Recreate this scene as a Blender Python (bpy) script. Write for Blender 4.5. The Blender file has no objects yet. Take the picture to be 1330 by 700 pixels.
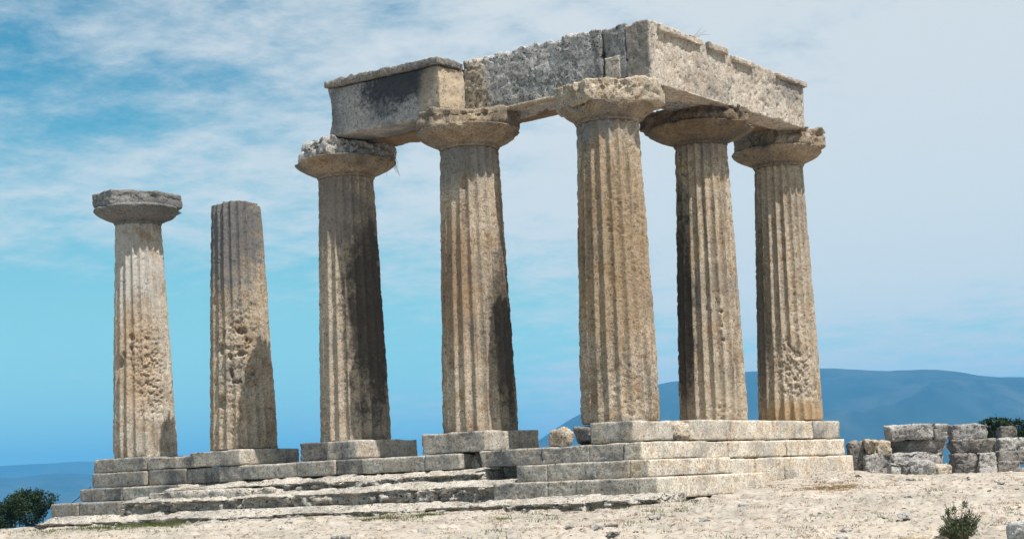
import bpy, math, random
import numpy as np
from mathutils import Matrix, Vector

SC = bpy.context.scene
COL = SC.collection
R = math.radians

# ------------------------------------------------------------------ camera
CAM = np.array([18.0609, -26.2096, -1.0868])
YAW, PITCH, ROLL, FPX, CYPX = 2.24553, 0.043044, -0.041914, 1975.3, 536.93
_F = np.array([math.cos(PITCH)*math.cos(YAW), math.cos(PITCH)*math.sin(YAW), math.sin(PITCH)])
_R0 = np.array([math.sin(YAW), -math.cos(YAW), 0.0]); _U0 = np.cross(_R0, _F)
_c, _s = math.cos(ROLL), math.sin(ROLL)
_R = _c*_R0 + _s*_U0
_U = -_s*_R0 + _c*_U0
cd = bpy.data.cameras.new('camera'); cam = bpy.data.objects.new('camera', cd); COL.objects.link(cam)
m = Matrix.Identity(4)
for i in range(3):
    m[i][0] = _R[i]; m[i][1] = _U[i]; m[i][2] = -_F[i]; m[i][3] = CAM[i]
cam.matrix_world = m
cd.sensor_width = 36.0; cd.lens = 36.0*FPX/1330.0; cd.shift_y = (CYPX-350.0)/1330.0
cd.clip_start = 0.1; cd.clip_end = 90000
SC.camera = cam

# ------------------------------------------------------------------ light
SUN_EL, SUN_AZ = R(62), R(-9)          # azimuth from +X, counter-clockwise
sd = bpy.data.lights.new('sun', 'SUN'); sd.energy = 5.0; sd.angle = R(0.5); sd.color = (1.0, 0.955, 0.90)
sun = bpy.data.objects.new('sun', sd); COL.objects.link(sun)
sdir = Vector((math.cos(SUN_EL)*math.cos(SUN_AZ), math.cos(SUN_EL)*math.sin(SUN_AZ), math.sin(SUN_EL)))
sun.rotation_euler = sdir.to_track_quat('Z', 'Y').to_euler()
sun.location = (20, -10, 40)

W = bpy.data.worlds.new('World'); SC.world = W; W.use_nodes = True
nt = W.node_tree; nt.nodes.clear()
def N(nt, t, **kw):
    n = nt.nodes.new(t)
    for k, v in kw.items():
        if k[0] == 'i' and k[1:].isdigit(): n.inputs[int(k[1:])].default_value = v
        else: setattr(n, k, v)
    return n
out = N(nt, 'ShaderNodeOutputWorld'); bg = N(nt, 'ShaderNodeBackground'); bg.inputs[1].default_value = 0.07
nt.links.new(bg.outputs[0], out.inputs[0])
sky = N(nt, 'ShaderNodeTexSky', sky_type='NISHITA', sun_disc=False, sun_elevation=SUN_EL, sun_rotation=math.pi/2-SUN_AZ,
        altitude=0, air_density=1.0, dust_density=0.6, ozone_density=2.0)
tc = N(nt, 'ShaderNodeTexCoord')
def vm(nt, op, a=None, b=None, va=None, vb=None):
    n = N(nt, 'ShaderNodeVectorMath', operation=op)
    if a: nt.links.new(a, n.inputs[0])
    if b: nt.links.new(b, n.inputs[1])
    if va is not None: n.inputs[0].default_value = va
    if vb is not None: n.inputs[1].default_value = vb
    return n
def mt(nt, op, a=None, b=None, va=None, vb=None, clamp=False):
    n = N(nt, 'ShaderNodeMath', operation=op); n.use_clamp = clamp
    if a: nt.links.new(a, n.inputs[0])
    if b: nt.links.new(b, n.inputs[1])
    if va is not None: n.inputs[0].default_value = va
    if vb is not None: n.inputs[1].default_value = vb
    return n.outputs[0]
def ss(nt, val, lo, hi, o0=0.0, o1=1.0):
    n = N(nt, 'ShaderNodeMapRange', interpolation_type='SMOOTHSTEP')
    nt.links.new(val, n.inputs[0])
    n.inputs[1].default_value = lo; n.inputs[2].default_value = hi
    n.inputs[3].default_value = o0; n.inputs[4].default_value = o1
    return n.outputs[0]
def mixc(nt, fac, a, b, blend='MIX'):
    n = N(nt, 'ShaderNodeMix', data_type='RGBA', blend_type=blend)
    if hasattr(fac, 'is_linked'): nt.links.new(fac, n.inputs[0])
    else: n.inputs[0].default_value = fac
    for k, v in ((6, a), (7, b)):
        if hasattr(v, 'is_linked'): nt.links.new(v, n.inputs[k])
        else: n.inputs[k].default_value = (*v, 1.0)
    return n.outputs[2]
def noise(nt, vec, scale, detail=4, rough=0.55, dist=0.0):
    n = N(nt, 'ShaderNodeTexNoise'); nt.links.new(vec, n.inputs['Vector'])
    n.inputs['Scale'].default_value = scale; n.inputs['Detail'].default_value = detail
    n.inputs['Roughness'].default_value = rough; n.inputs['Distortion'].default_value = dist
    return n.outputs['Fac']
# thin high cloud: noise laid on a flat layer overhead, seen along the view direction
sep = N(nt, 'ShaderNodeSeparateXYZ'); nt.links.new(tc.outputs['Generated'], sep.inputs[0])
zz = mt(nt, 'MAXIMUM', mt(nt, 'ADD', sep.outputs[2], vb=0.11), vb=0.02)
px_ = mt(nt, 'DIVIDE', sep.outputs[0], zz); py_ = mt(nt, 'DIVIDE', sep.outputs[1], zz)
cmb = N(nt, 'ShaderNodeCombineXYZ'); nt.links.new(px_, cmb.inputs[0]); nt.links.new(py_, cmb.inputs[1])
cv = vm(nt, 'ADD', cmb.outputs[0], vb=(3.1, 7.7, 0.0)).outputs[0]
n_big = noise(nt, cv, 0.50, 5, 0.55, 0.15)
n_fin = noise(nt, cv, 5.5, 7, 0.66, 0.1)
# the cloud bank thickens towards the right of the temple and thins near the horizon
side = vm(nt, 'DOT_PRODUCT', tc.outputs['Generated'], vb=tuple(_R0)).outputs['Value']
bank = ss(nt, side, -0.36, 0.14, 0.0, 0.30)
upz = ss(nt, sep.outputs[2], 0.02, 0.20, -0.14, 0.10)
cl = mt(nt, 'ADD', mt(nt, 'ADD', n_big, bank), mt(nt, 'ADD', mt(nt, 'MULTIPLY', n_fin, vb=0.60), upz))
cfac = ss(nt, cl, 0.78, 1.16, 0.0, 0.88)
hs = N(nt, 'ShaderNodeHueSaturation'); nt.links.new(sky.outputs[0], hs.inputs['Color'])
hs.inputs['Saturation'].default_value = 1.35; hs.inputs['Value'].default_value = 1.0; hs.inputs['Hue'].default_value = 0.485
skc = mixc(nt, 1.0, hs.outputs[0], (0.74, 1.28, 1.16), 'MULTIPLY')
low = ss(nt, sep.outputs[2], -0.02, 0.30, 0.92, 0.0)
skc = mixc(nt, low, skc, (5.0, 9.6, 9.8))
skm = mixc(nt, cfac, skc, (9.2, 9.4, 9.3))
nt.links.new(skm, bg.inputs[0])

SC.view_settings.view_transform = 'Standard'
SC.view_settings.look = 'None'; SC.view_settings.gamma = 1.0; SC.view_settings.use_curve_mapping = False
SC.view_settings.exposure = 0.38

# ------------------------------------------------------------------ numpy noise
def _hash(i, j, k, seed):
    h = (i*374761393 + j*668265263 + k*2147483647 + seed*1274126177) & 0xffffffff
    h = ((h ^ (h >> 13))*1274126177) & 0xffffffff
    h = ((h ^ (h >> 16))*2246822519) & 0xffffffff
    return ((h ^ (h >> 15)) & 0xffffff)/float(0xffffff)
def vnoise(p, s, seed=0):
    q = p*np.asarray(s, float) + 1000.0 + seed*13.37
    i = np.floor(q).astype(np.int64); f = q-i; f = f*f*f*(f*(f*6-15)+10)
    r = 0
    for a in (0, 1):
        wa = f[:, 0] if a else 1-f[:, 0]
        for b in (0, 1):
            wb = f[:, 1] if b else 1-f[:, 1]
            for c in (0, 1):
                wc = f[:, 2] if c else 1-f[:, 2]
                r = r + wa*wb*wc*_hash(i[:, 0]+a, i[:, 1]+b, i[:, 2]+c, seed)
    return r
def fbm(p, s, o=4, seed=0, g=0.5):
    r = 0; a = 1; t = 0; s = np.asarray(s, float)
    for k in range(o):
        r = r + a*vnoise(p, s*(2.03**k), seed+k*17); t += a; a *= g
    return r/t
def sst(x, a, b):
    t = np.clip((x-a)/(b-a), 0, 1); return t*t*(3-2*t)

# ------------------------------------------------------------------ mesh helpers
def mesh_np(name, v, quads, mat, tris=None, smooth=True):
    me = bpy.data.meshes.new(name)
    faces = [np.asarray(quads, np.int32).reshape(-1, 4)]
    nq = len(faces[0]); ntr = 0 if tris is None else len(tris)
    loops = faces[0].ravel()
    starts = np.arange(nq)*4
    if ntr:
        tr = np.asarray(tris, np.int32).reshape(-1, 3)
        starts = np.concatenate([starts, nq*4+np.arange(ntr)*3]); loops = np.concatenate([loops, tr.ravel()])
    me.vertices.add(len(v)); me.vertices.foreach_set('co', np.asarray(v, np.float32).ravel())
    me.loops.add(len(loops)); me.loops.foreach_set('vertex_index', loops.astype(np.int32))
    me.polygons.add(nq+ntr); me.polygons.foreach_set('loop_start', starts.astype(np.int32))
    me.update(calc_edges=True); me.validate()
    me.polygons.foreach_set('use_smooth', np.full(len(me.polygons), smooth))
    if mat: me.materials.append(mat)
    return me
def link(name, me, parent=None, loc=(0, 0, 0), rz=0.0):
    o = bpy.data.objects.new(name, me); COL.objects.link(o)
    o.location = loc; o.rotation_euler = (0, 0, rz)
    if parent: o.parent = parent
    return o
def tag(o, label=None, cat=None, group=None, kind=None):
    if label: o['label'] = label
    if cat: o['category'] = cat
    if group: o['group'] = group
    if kind: o['kind'] = kind
    return o
def thing(name, loc, label, cat, group=None):
    return tag(link(name, None, None, loc), label, cat, group, 'thing')

def box_surface(lo, hi, res):
    lo = np.array(lo, float); hi = np.array(hi, float)
    n = np.maximum(2, np.round((hi-lo)/res).astype(int))
    ids = []; quads = []
    def fid(i, j, k): return (i*(n[1]+1)+j)*(n[2]+1)+k
    for ax in range(3):
        u, w = [a for a in range(3) if a != ax]
        U, V = np.meshgrid(np.arange(n[u]+1), np.arange(n[w]+1), indexing='ij')
        for side in (0, n[ax]):
            idx = [None]*3; idx[u] = U; idx[w] = V; idx[ax] = np.full_like(U, side)
            g = fid(*idx)
            q = np.stack([g[:-1, :-1], g[1:, :-1], g[1:, 1:], g[:-1, 1:]], -1).reshape(-1, 4)
            flip = (side == 0) ^ (ax == 1)
            quads.append(q[:, ::-1] if flip else q)
    quads = np.concatenate(quads)
    un, inv = np.unique(quads.ravel(), return_inverse=True)
    k = un % (n[2]+1); j = (un//(n[2]+1)) % (n[1]+1); i = un//((n[2]+1)*(n[1]+1))
    v = lo + (hi-lo)*np.stack([i/n[0], j/n[1], k/n[2]], -1)
    return v, inv.reshape(-1, 4)

def rough_block(lo, hi, res=0.05, r=0.03, amp=0.012, seed=1, chip=0.08, pit=0.02, pits=18.0, warp=None, sag=None, off=(0, 0, 0)):
    """a stone block: bevelled, chipped along its edges, pitted"""
    v, q = box_surface(lo, hi, res)
    lo = np.array(lo, float); hi = np.array(hi, float)
    ns = v + np.array(off)+seed*3.1
    rl = r*(0.4+1.2*fbm(ns, 2.5, 3, seed)) + chip*sst(fbm(ns, 1.9, 3, seed+5), 0.55, 0.72) + chip*0.5*sst(vnoise(ns, 7.0, seed+9), .65, .9)
    rl = np.minimum(rl, (hi-lo).min()*0.42)[:, None]
    c = np.clip(v, lo+rl, hi-rl)
    d = v-c; L = np.linalg.norm(d, axis=1, keepdims=True); nn = d/np.maximum(L, 1e-9)
    disp = -amp*2*(fbm(ns, 3.0, 5, seed+2, .6)-0.5) - pit*sst(fbm(ns, pits, 2, seed+3), 0.60, 0.78) - amp*1.5*sst(fbm(ns, 1.3, 3, seed+4), .52, .7)
    v = c + nn*(rl+disp[:, None])
    if warp: v = warp(v)
    return v, q

def radial(cols, rows_z, rfun, capres=6, zdisp=None, center=(0, 0)):
    """closed solid of revolution-like rings; rfun(theta,z)->radius"""
    th = np.arange(cols)*2*math.pi/cols
    rings = []
    zs = list(rows_z)
    rb = rfun(th, np.full(cols, zs[0])); rt = rfun(th, np.full(cols, zs[-1]))
    for k in range(1, capres): rings.append((rb*k/capres, np.full(cols, zs[0])))
    for z in zs: rings.append((rfun(th, np.full(cols, z)), np.full(cols, z)))
    for k in range(capres-1, 0, -1): rings.append((rt*k/capres, np.full(cols, zs[-1])))
    v = []
    for r_, z_ in rings: v.append(np.stack([r_*np.cos(th), r_*np.sin(th), z_], -1))
    v = np.concatenate(v)
    nr = len(rings)
    i = np.arange(nr-1)[:, None]*cols; j = np.arange(cols)[None, :]; j2 = (j+1) % cols
    q = np.stack([i+j, i+j2, i+cols+j2, i+cols+j], -1).reshape(-1, 4)
    b = len(v); v = np.concatenate([v, [[0, 0, zs[0]], [0, 0, zs[-1]]]])
    jj = np.arange(cols); jn = (jj+1) % cols
    t1 = np.stack([np.full(cols, b), jn, jj], -1); o = (nr-1)*cols
    t2 = np.stack([np.full(cols, b+1), o+jj, o+jn], -1)
    return v, q, np.concatenate([t1, t2])

# ------------------------------------------------------------------ materials
def newmat(name):
    ma = bpy.data.materials.new(name); ma.use_nodes = True
    nt = ma.node_tree; nt.nodes.clear()
    o = N(nt, 'ShaderNodeOutputMaterial'); b = N(nt, 'ShaderNodeBsdfPrincipled')
    nt.links.new(b.outputs[0], o.inputs[0]); b.inputs['Roughness'].default_value = 0.92
    try: b.inputs['Specular IOR Level'].default_value = 0.15
    except Exception: pass
    return ma, nt, b
LIGHT = (0.45, 0.375, 0.285); OCHRE = (0.31, 0.21, 0.12); GREY = (0.215, 0.205, 0.195); BLACK = (0.030, 0.026, 0.022)
def stone(name, light=LIGHT, ochre=OCHRE, grey=GREY, k_ochre=0.5, k_grey=0.5, k_lichen=0.5, k_streak=0.3, spots=(), bump=0.5, pit=0.6, joints=None, seed=0.0):
    ma, nt, b = newmat(name)
    geo = N(nt, 'ShaderNodeNewGeometry')
    P = vm(nt, 'ADD', geo.outputs['Position'], vb=(seed*7.3, seed*3.1, seed*5.7)).outputs[0]
    n1 = noise(nt, P, 0.9, 5, 0.6, 0.3)
    n2 = noise(nt, P, 2.6, 6, 0.65, 0.2)
    n3 = noise(nt, P, 11.0, 5, 0.7)
    n4 = noise(nt, P, 42.0, 3, 0.6)
    colr = mixc(nt, mt(nt, 'MULTIPLY', ss(nt, n2, 0.42, 0.68), vb=k_ochre), light, ochre)
    colr = mixc(nt, mt(nt, 'MULTIPLY', ss(nt, n1, 0.45, 0.66), vb=k_grey), colr, grey)
    # per-grain brightness variation
    vmul = mt(nt, 'ADD', mt(nt, 'MULTIPLY', n4, vb=0.7), mt(nt, 'MULTIPLY', n3, vb=0.7))
    vv = ss(nt, vmul, 0.50, 0.88, 0.55, 1.36)
    cc = N(nt, 'ShaderNodeCombineColor')
    for k in range(3): nt.links.new(vv, cc.inputs[k])
    colr = mixc(nt, 1.0, colr, cc.outputs[0], 'MULTIPLY')
    # vertical run-off streaks
    st = vm(nt, 'MULTIPLY', P, vb=(4.5, 4.5, 0.45)).outputs[0]
    ns = noise(nt, st, 1.0, 5, 0.65)
    colr = mixc(nt, mt(nt, 'MULTIPLY', ss(nt, ns, 0.50, 0.72), vb=k_streak), colr, (0.085, 0.07, 0.055))
    # local colour patches: stains, stone tones and painted shade
    for (cx, cy, cz), (rx, ry, rz), sc, k in spots:
        dv = vm(nt, 'SUBTRACT', geo.outputs['Position'], vb=(cx, cy, cz)).outputs[0]
        dv = vm(nt, 'DIVIDE', dv, vb=(rx, ry, rz)).outputs[0]
        ln = vm(nt, 'LENGTH', dv).outputs['Value']
        ln = mt(nt, 'ADD', ln, mt(nt, 'MULTIPLY', mt(nt, 'SUBTRACT', n2, vb=0.5), vb=1.6))
        ln = mt(nt, 'ADD', ln, mt(nt, 'MULTIPLY', mt(nt, 'SUBTRACT', n3, vb=0.5), vb=0.7))
        f = mt(nt, 'MULTIPLY', ss(nt, ln, 0.55, 1.15, 1.0, 0.0), vb=k)
        colr = mixc(nt, f, colr, sc)
    # lichen specks
    lm = mt(nt, 'ADD', mt(nt, 'MULTIPLY', n3, vb=0.75), mt(nt, 'MULTIPLY', n1, vb=0.35))
    colr = mixc(nt, mt(nt, 'MULTIPLY', ss(nt, lm, 0.585, 0.64), vb=k_lichen), colr, (0.055, 0.05, 0.045))
    n5 = noise(nt, P, 13.0, 5, 0.78)
    colr = mixc(nt, mt(nt, 'MULTIPLY', ss(nt, n5, 0.57, 0.61), vb=k_lichen), colr, (0.06, 0.052, 0.045))
    # pores: two sizes
    def pores(sc, lo, hi, msc, m0, m1):
        vo = N(nt, 'ShaderNodeTexVoronoi'); vo.inputs['Scale'].default_value = sc
        wv = vm(nt, 'ADD', P, N(nt, 'ShaderNodeTexNoise').outputs['Color']).outputs[0]
        nn_ = [x for x in nt.nodes if x.type == 'TEX_NOISE'][-1]; nt.links.new(P, nn_.inputs['Vector']); nn_.inputs['Scale'].default_value = sc*.8
        wsc = vm(nt, 'MULTIPLY', nn_.outputs['Color'], vb=(1.1/sc,)*3).outputs[0]
        nt.links.new(vm(nt, 'ADD', P, wsc).outputs[0], vo.inputs['Vector'])
        return mt(nt, 'MULTIPLY', ss(nt, vo.outputs['Distance'], lo, hi, 1.0, 0.0), ss(nt, noise(nt, P, msc, 4, 0.65), m0, m1))
    pore = mt(nt, 'MAXIMUM', pores(7.0, .12, .27, 2.2, .50, .58), pores(15.0, .12, .34, 3.5, .45, .54))
    colr = mixc(nt, mt(nt, 'MULTIPLY', pore, vb=min(1, pit*0.95)), colr, (0.055, 0.042, 0.032))
    h = mt(nt, 'ADD', mt(nt, 'MULTIPLY', n3, vb=0.9), mt(nt, 'MULTIPLY', n4, vb=0.45))
    h = mt(nt, 'SUBTRACT', h, mt(nt, 'MULTIPLY', pore, vb=0.5*pit))
    if joints:
        jx, jy = joints   # block joints: lines every jx metres along X and Y
        pass
    bp = N(nt, 'ShaderNodeBump'); bp.inputs['Strength'].default_value = bump; bp.inputs['Distance'].default_value = 0.035
    nt.links.new(h, bp.inputs['Height']); nt.links.new(bp.outputs[0], b.inputs['Normal'])
    nt.links.new(colr, b.inputs['Base Color'])
    return ma

def rgb(nt, *a): pass
DARKGREY = (0.10, 0.10, 0.105)
M = {}
M['col0'] = stone('stone_corner_column', k_ochre=.95, k_grey=.15, k_lichen=.5, k_streak=.75, seed=1,
                  spots=[((.3, -.5, 3.6), (1.3, 1.3, 2.2), (.27, .18, .095), .6), ((-.3, -.7, 6.3), (1.2, .9, .6), GREY, .8)], bump=.8)
M['col1'] = stone('stone_second_front', k_ochre=.85, k_grey=.3, k_lichen=.45, k_streak=.6, seed=2,
                  spots=[((-3.1, .15, 2.2), (.62, .5, 2.2), (.038, .03, .024), .84), ((-3.9, -.8, 3.4), (.8, .5, 1.7), (.26, .15, .075), .6), ((-3.9, -.5, 6.2), (1.2, 1.2, .7), GREY, .7)], bump=.7)  # black right edge: soft stain plus painted shade from the corner column
M['col2'] = stone('stone_third_front', k_ochre=.45, k_grey=.35, k_lichen=.3, k_streak=.4, seed=3,
                  spots=[((-7.1, .0, 3.0), (.75, .8, 3.0), (.04, .032, .026), .86), ((-7.9, -.6, 5.6), (1.2, 1.0, 1.2), (.2, .17, .15), .7)], bump=.6)  # black right side: lichen stain and the neighbour's cast shadow painted together
M['col3'] = stone('stone_fourth_front', k_ochre=.8, k_grey=.35, k_lichen=.45, k_streak=.25, seed=4,
                  spots=[((-11.8, -.4, 5.6), (1.3, 1.3, 1.9), (.13, .13, .135), .85), ((-12.6, -.5, 3.5), (.45, .6, 3.2), (.10, .09, .085), .7)], bump=.8)
M['col4'] = stone('stone_fifth_front', k_ochre=.75, k_grey=.2, k_lichen=.3, k_streak=.15, seed=5, light=(.50, .44, .36),
                  spots=[((-15.4, -.6, 2.6), (.7, .7, 1.6), (.42, .28, .16), .55), ((-15.8, -.5, 5.2), (1.1, 1.1, 1.3), (.47, .45, .42), .6)], bump=.7)
M['side1'] = stone('stone_second_side', k_ochre=.8, k_grey=.3, k_lichen=.4, k_streak=.7, seed=6,
                   spots=[((-.35, 3.0, 2.6), (.42, .7, 3.4), (.035, .028, .022), .86), ((.5, 3.2, .3), (1, 1, .5), LIGHT, .6)], bump=.65)
M['side2'] = stone('stone_third_side', k_ochre=.7, k_grey=.2, k_lichen=.3, k_streak=.4, seed=7,
                   spots=[((-.4, 6.7, 2.8), (.35, .6, 2.8), (.09, .075, .06), .7), ((.5, 6.8, .15), (1.2, 1.2, .42), (.42, .28, .15), .75)], bump=.7)
M['cap'] = stone('stone_capital', light=(.33, .265, .19), ochre=(.24, .155, .085), grey=(.15, .14, .13), k_ochre=.7, k_grey=.55, k_lichen=.5, k_streak=.45, seed=8, bump=.7)
M['cap_dark'] = stone('stone_capital_dark', light=(.22, .165, .11), ochre=(.15, .095, .05), grey=(.10, .085, .07), k_ochre=.7, k_grey=.7, k_lichen=.6, k_streak=.8, seed=9, bump=.6)
M['cap_grey'] = stone('stone_capital_grey', light=(.20, .195, .185), ochre=(.17, .15, .13), grey=(.12, .12, .12), k_ochre=.5, k_grey=.6, k_lichen=.6, k_streak=.3, seed=22, bump=.8)
M['cap_light'] = stone('stone_capital_light', k_ochre=.6, k_grey=.2, k_lichen=.3, k_streak=.1, seed=10, bump=1.0)
M['beam_left'] = stone('stone_beam_left', light=(.36, .34, .32), grey=(.17, .17, .175), k_ochre=.1, k_grey=.8, k_lichen=.3, k_streak=.2, seed=11,
                       spots=[((-5.25, -.9, 7.98), (1.35, .7, .60), (.030, .033, .042), .92), ((-4.1, -.9, 7.5), (.45, .3, .8), (.42, .33, .24), .6), ((-3.80, -.5, 7.6), (.28, .8, 1.3), (.50, .40, .28), .9)], bump=.7)
M['beam_rough'] = stone('stone_beam_rough', light=(.50, .48, .46), ochre=(.30, .26, .22), k_ochre=.35, k_grey=.4, k_lichen=.62, k_streak=.1, seed=12,
                        spots=[((.15, .1, 7.9), (.62, .5, 1.2), (.14, .135, .135), .6), ((-3.6, .1, 7.6), (.4, .6, 1.3), (.50, .40, .28), .75)], bump=1.3, pit=1.0)
M['beam_side'] = stone('stone_beam_side', light=(.49, .43, .36), ochre=(.36, .26, .17), k_ochre=.45, k_grey=.35, k_lichen=.4, k_streak=.35, seed=13,
                       spots=[((1.0, 6.3, 7.9), (.4, .55, .5), (.16, .15, .15), .6), ((.7, .08, 7.75), (.55, .10, .95), (.13, .125, .125), .65)], bump=.7)
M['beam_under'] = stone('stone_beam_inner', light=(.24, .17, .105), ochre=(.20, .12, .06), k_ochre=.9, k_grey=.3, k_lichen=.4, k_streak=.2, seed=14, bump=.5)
M['step_grey'] = stone('stone_step_grey', light=(.46, .42, .36), ochre=(.37, .27, .17), grey=(.175, .17, .165), k_ochre=.5, k_grey=.9, k_lichen=.45, k_streak=.2, seed=15, bump=.5)  # lichen grey for the shaded fronts, part of their shade painted in
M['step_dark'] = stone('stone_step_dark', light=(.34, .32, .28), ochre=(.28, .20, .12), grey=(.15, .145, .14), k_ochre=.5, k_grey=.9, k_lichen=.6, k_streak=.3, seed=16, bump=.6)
M['step_light'] = stone('stone_step_light', light=(.58, .52, .43), ochre=(.46, .31, .17), grey=(.30, .29, .27), k_ochre=.6, k_grey=.55, k_lichen=.4, k_streak=.3, seed=17, bump=.4)  # paler copy of the step stone for sun-facing sides, sunlight painted in
M['slab'] = stone('stone_ledge', light=(.53, .485, .42), ochre=(.36, .28, .19), grey=(.28, .26, .22), k_ochre=.4, k_grey=.4, k_lichen=.55, k_streak=.1, seed=18, bump=1.2, pit=1.0)
M['rubble'] = stone('stone_rubble', light=(.45, .43, .40), ochre=(.30, .25, .19), grey=(.20, .20, .20), k_ochre=.35, k_grey=.7, k_lichen=.6, k_streak=.3, seed=19, bump=1.0, pit=.9)
M['rubble_dark'] = stone('stone_rubble_dark', light=(.27, .25, .23), ochre=(.22, .17, .12), grey=(.11, .11, .11), k_ochre=.5, k_grey=.8, k_lichen=.6, k_streak=.4, seed=20, bump=1.0, pit=.9)
M['boulder'] = stone('stone_boulder', light=(.5, .43, .34), ochre=(.44, .31, .17), k_ochre=.7, k_grey=.15, k_lichen=.3, k_streak=.0, seed=21, bump=1.1, pit=1.0)

def plain(name, col, rough=0.8, var=0.25, sc=8.0, trans=0.0):
    ma, nt, b = newmat(name)
    geo = N(nt, 'ShaderNodeNewGeometry')
    n = noise(nt, geo.outputs['Position'], sc, 3, .6)
    c = mixc(nt, ss(nt, n, .35, .65), tuple(x*(1-var) for x in col), tuple(min(1, x*(1+var)) for x in col))
    nt.links.new(c, b.inputs['Base Color']); b.inputs['Roughness'].default_value = rough
    if trans:
        o = [x for x in nt.nodes if x.type == 'OUTPUT_MATERIAL'][0]
        t = N(nt, 'ShaderNodeBsdfTranslucent'); nt.links.new(c, t.inputs[0])
        mx = N(nt, 'ShaderNodeMixShader'); mx.inputs[0].default_value = trans
        nt.links.new(b.outputs[0], mx.inputs[1]); nt.links.new(t.outputs[0], mx.inputs[2]); nt.links.new(mx.outputs[0], o.inputs[0])
    return ma
M['leaf_dark'] = plain('leaf_dark', (.028, .048, .018), .7, .5, 3.0, .12)
M['leaf_shrub'] = plain('leaf_shrub', (.095, .12, .06), .7, .45, 20.0, .2)
M['twig'] = plain('twig', (.16, .12, .085), .9, .3)
M['bark'] = plain('bark', (.10, .075, .055), .9, .3)
M['grass'] = plain('grass_blades', (.10, .12, .04), .8, .5, 2.0, .25)
M['drygrass'] = plain('dry_grass_blades', (.30, .20, .10), .8, .4, 2.0, .25)
M['cable'] = plain('cable_black', (.03, .03, .035), .6, .1)

# ground
def ground_mat():
    ma, nt, b = newmat('ground_dust')
    geo = N(nt, 'ShaderNodeNewGeometry'); P = geo.outputs['Position']
    n1 = noise(nt, P, 0.25, 5, .6, .4); n2 = noise(nt, P, 1.6, 6, .65, .5); n3 = noise(nt, P, 9.0, 5, .7); n4 = noise(nt, P, 40.0, 3, .6)
    c = mixc(nt, ss(nt, n2, .35, .62), (.44, .395, .335), (.335, .29, .24))
    c = mixc(nt, ss(nt, n1, .42, .62, 0, .6), c, (.45, .395, .325))
    c = mixc(nt, mt(nt, 'MULTIPLY', ss(nt, n3, .53, .62), vb=.9), c, (.17, .13, .095))  # dark streaks: dry plants and painted shade of small rock lips
    c = mixc(nt, ss(nt, mt(nt, 'MULTIPLY', n2, n3), .33, .40, 0, .6), c, (.16, .12, .08))
    c = mixc(nt, ss(nt, noise(nt, P, .6, 5, .6, .3), .52, .66, 0, .55), c, (.27, .255, .22))
    c = mixc(nt, ss(nt, n4, .58, .75, 0, .35), c, (.60, .55, .49))
    # scrubby slope beyond the plateau
    sp = N(nt, 'ShaderNodeSeparateXYZ'); nt.links.new(P, sp.inputs[0])
    c = mixc(nt, ss(nt, sp.outputs[2], -6.0, -2.6, 1, 0), c, (.14, .14, .08))
    nt.links.new(c, b.inputs['Base Color'])
    h = mt(nt, 'ADD', mt(nt, 'MULTIPLY', n3, vb=1.0), mt(nt, 'MULTIPLY', n4, vb=.3))
    bp = N(nt, 'ShaderNodeBump'); bp.inputs['Strength'].default_value = .55; bp.inputs['Distance'].default_value = .03
    nt.links.new(h, bp.inputs['Height']); nt.links.new(bp.outputs[0], b.inputs['Normal'])
    return ma
M['ground'] = ground_mat()
ma, nt_, b_ = newmat('far_land')
geo = N(nt_, 'ShaderNodeNewGeometry')
n_ = noise(nt_, geo.outputs['Position'], 0.0016, 6, .65, .3)
n2_ = noise(nt_, geo.outputs['Position'], 0.009, 4, .65, .3)
nt_.links.new(mixc(nt_, ss(nt_, n2_, .40, .62), mixc(nt_, ss(nt_, n_, .40, .62), (.018, .032, .030), (.055, .06, .05)), (.018, .028, .026)), b_.inputs['Base Color'])
M['far'] = ma
ma, nt_, b_ = newmat('sea_water'); b_.inputs['Base Color'].default_value = (.012, .045, .07, 1); b_.inputs['Roughness'].default_value = .35
M['sea'] = ma

# ------------------------------------------------------------------ terrain
FH = np.array([math.cos(YAW), math.sin(YAW)]); RH = np.array([math.sin(YAW), -math.cos(YAW)])
def ground_z(x, y, detail=True):
    x = np.asarray(x, float); y = np.asarray(y, float)
    dx = x-CAM[0]; dy = y-CAM[1]
    s = dx*FH[0]+dy*FH[1]; l = dx*RH[0]+dy*RH[1]
    z = -2.78 + 1.05*sst(s, -2, 31) + 0.011*np.minimum(0, x)*sst(s, 8, 30)
    z = z + 0.23*sst(l, .5, 6.0)*sst(s, 20, 33)*(1-sst(s, 43, 50))
    # earth heaped against the right-hand foot of the platform
    z = z + 0.22*np.exp(-((x-2.2)/1.3)**2-((y-5.2)/2.6)**2)
    edge = 46.0 + 4*np.sin(l*0.11) + 2.0*sst(l, -12, -22)
    drop = np.maximum(0, s-edge)
    z = z - drop*0.42*sst(drop, 0, 14)
    back = np.maximum(0, -s-30); z = z-back*.2
    sidef = np.maximum(0, np.abs(l)-45); z = z-sidef*.25
    z = np.maximum(z, -83.0)
    if detail:
        p = np.stack([x, y, np.zeros_like(x)], -1)
        a = (1-sst(np.abs(s), 60, 90))
        z = z + a*(0.07*(fbm(p, .35, 4, 31)-.5) + 0.045*(fbm(p, 1.6, 4, 33, .6)-.5))
        # low broken rock lips
        t = fbm(p, (.7, 1.1, 1), 5, 35, .65); t2 = fbm(p, (2.2, 2.2, 1), 5, 39, .65)
        z = z + a*0.05*sst(t, .50, .53) + a*.03*sst(t2, .52, .55) - a*0.03*sst(fbm(p, 4.0, 3, 37), .58, .70)
    return z
ang = np.concatenate([np.linspace(-180, -26, 60, endpoint=False), np.linspace(-26, 26, 560, endpoint=False), np.linspace(26, 180, 60, endpoint=False)])
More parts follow.
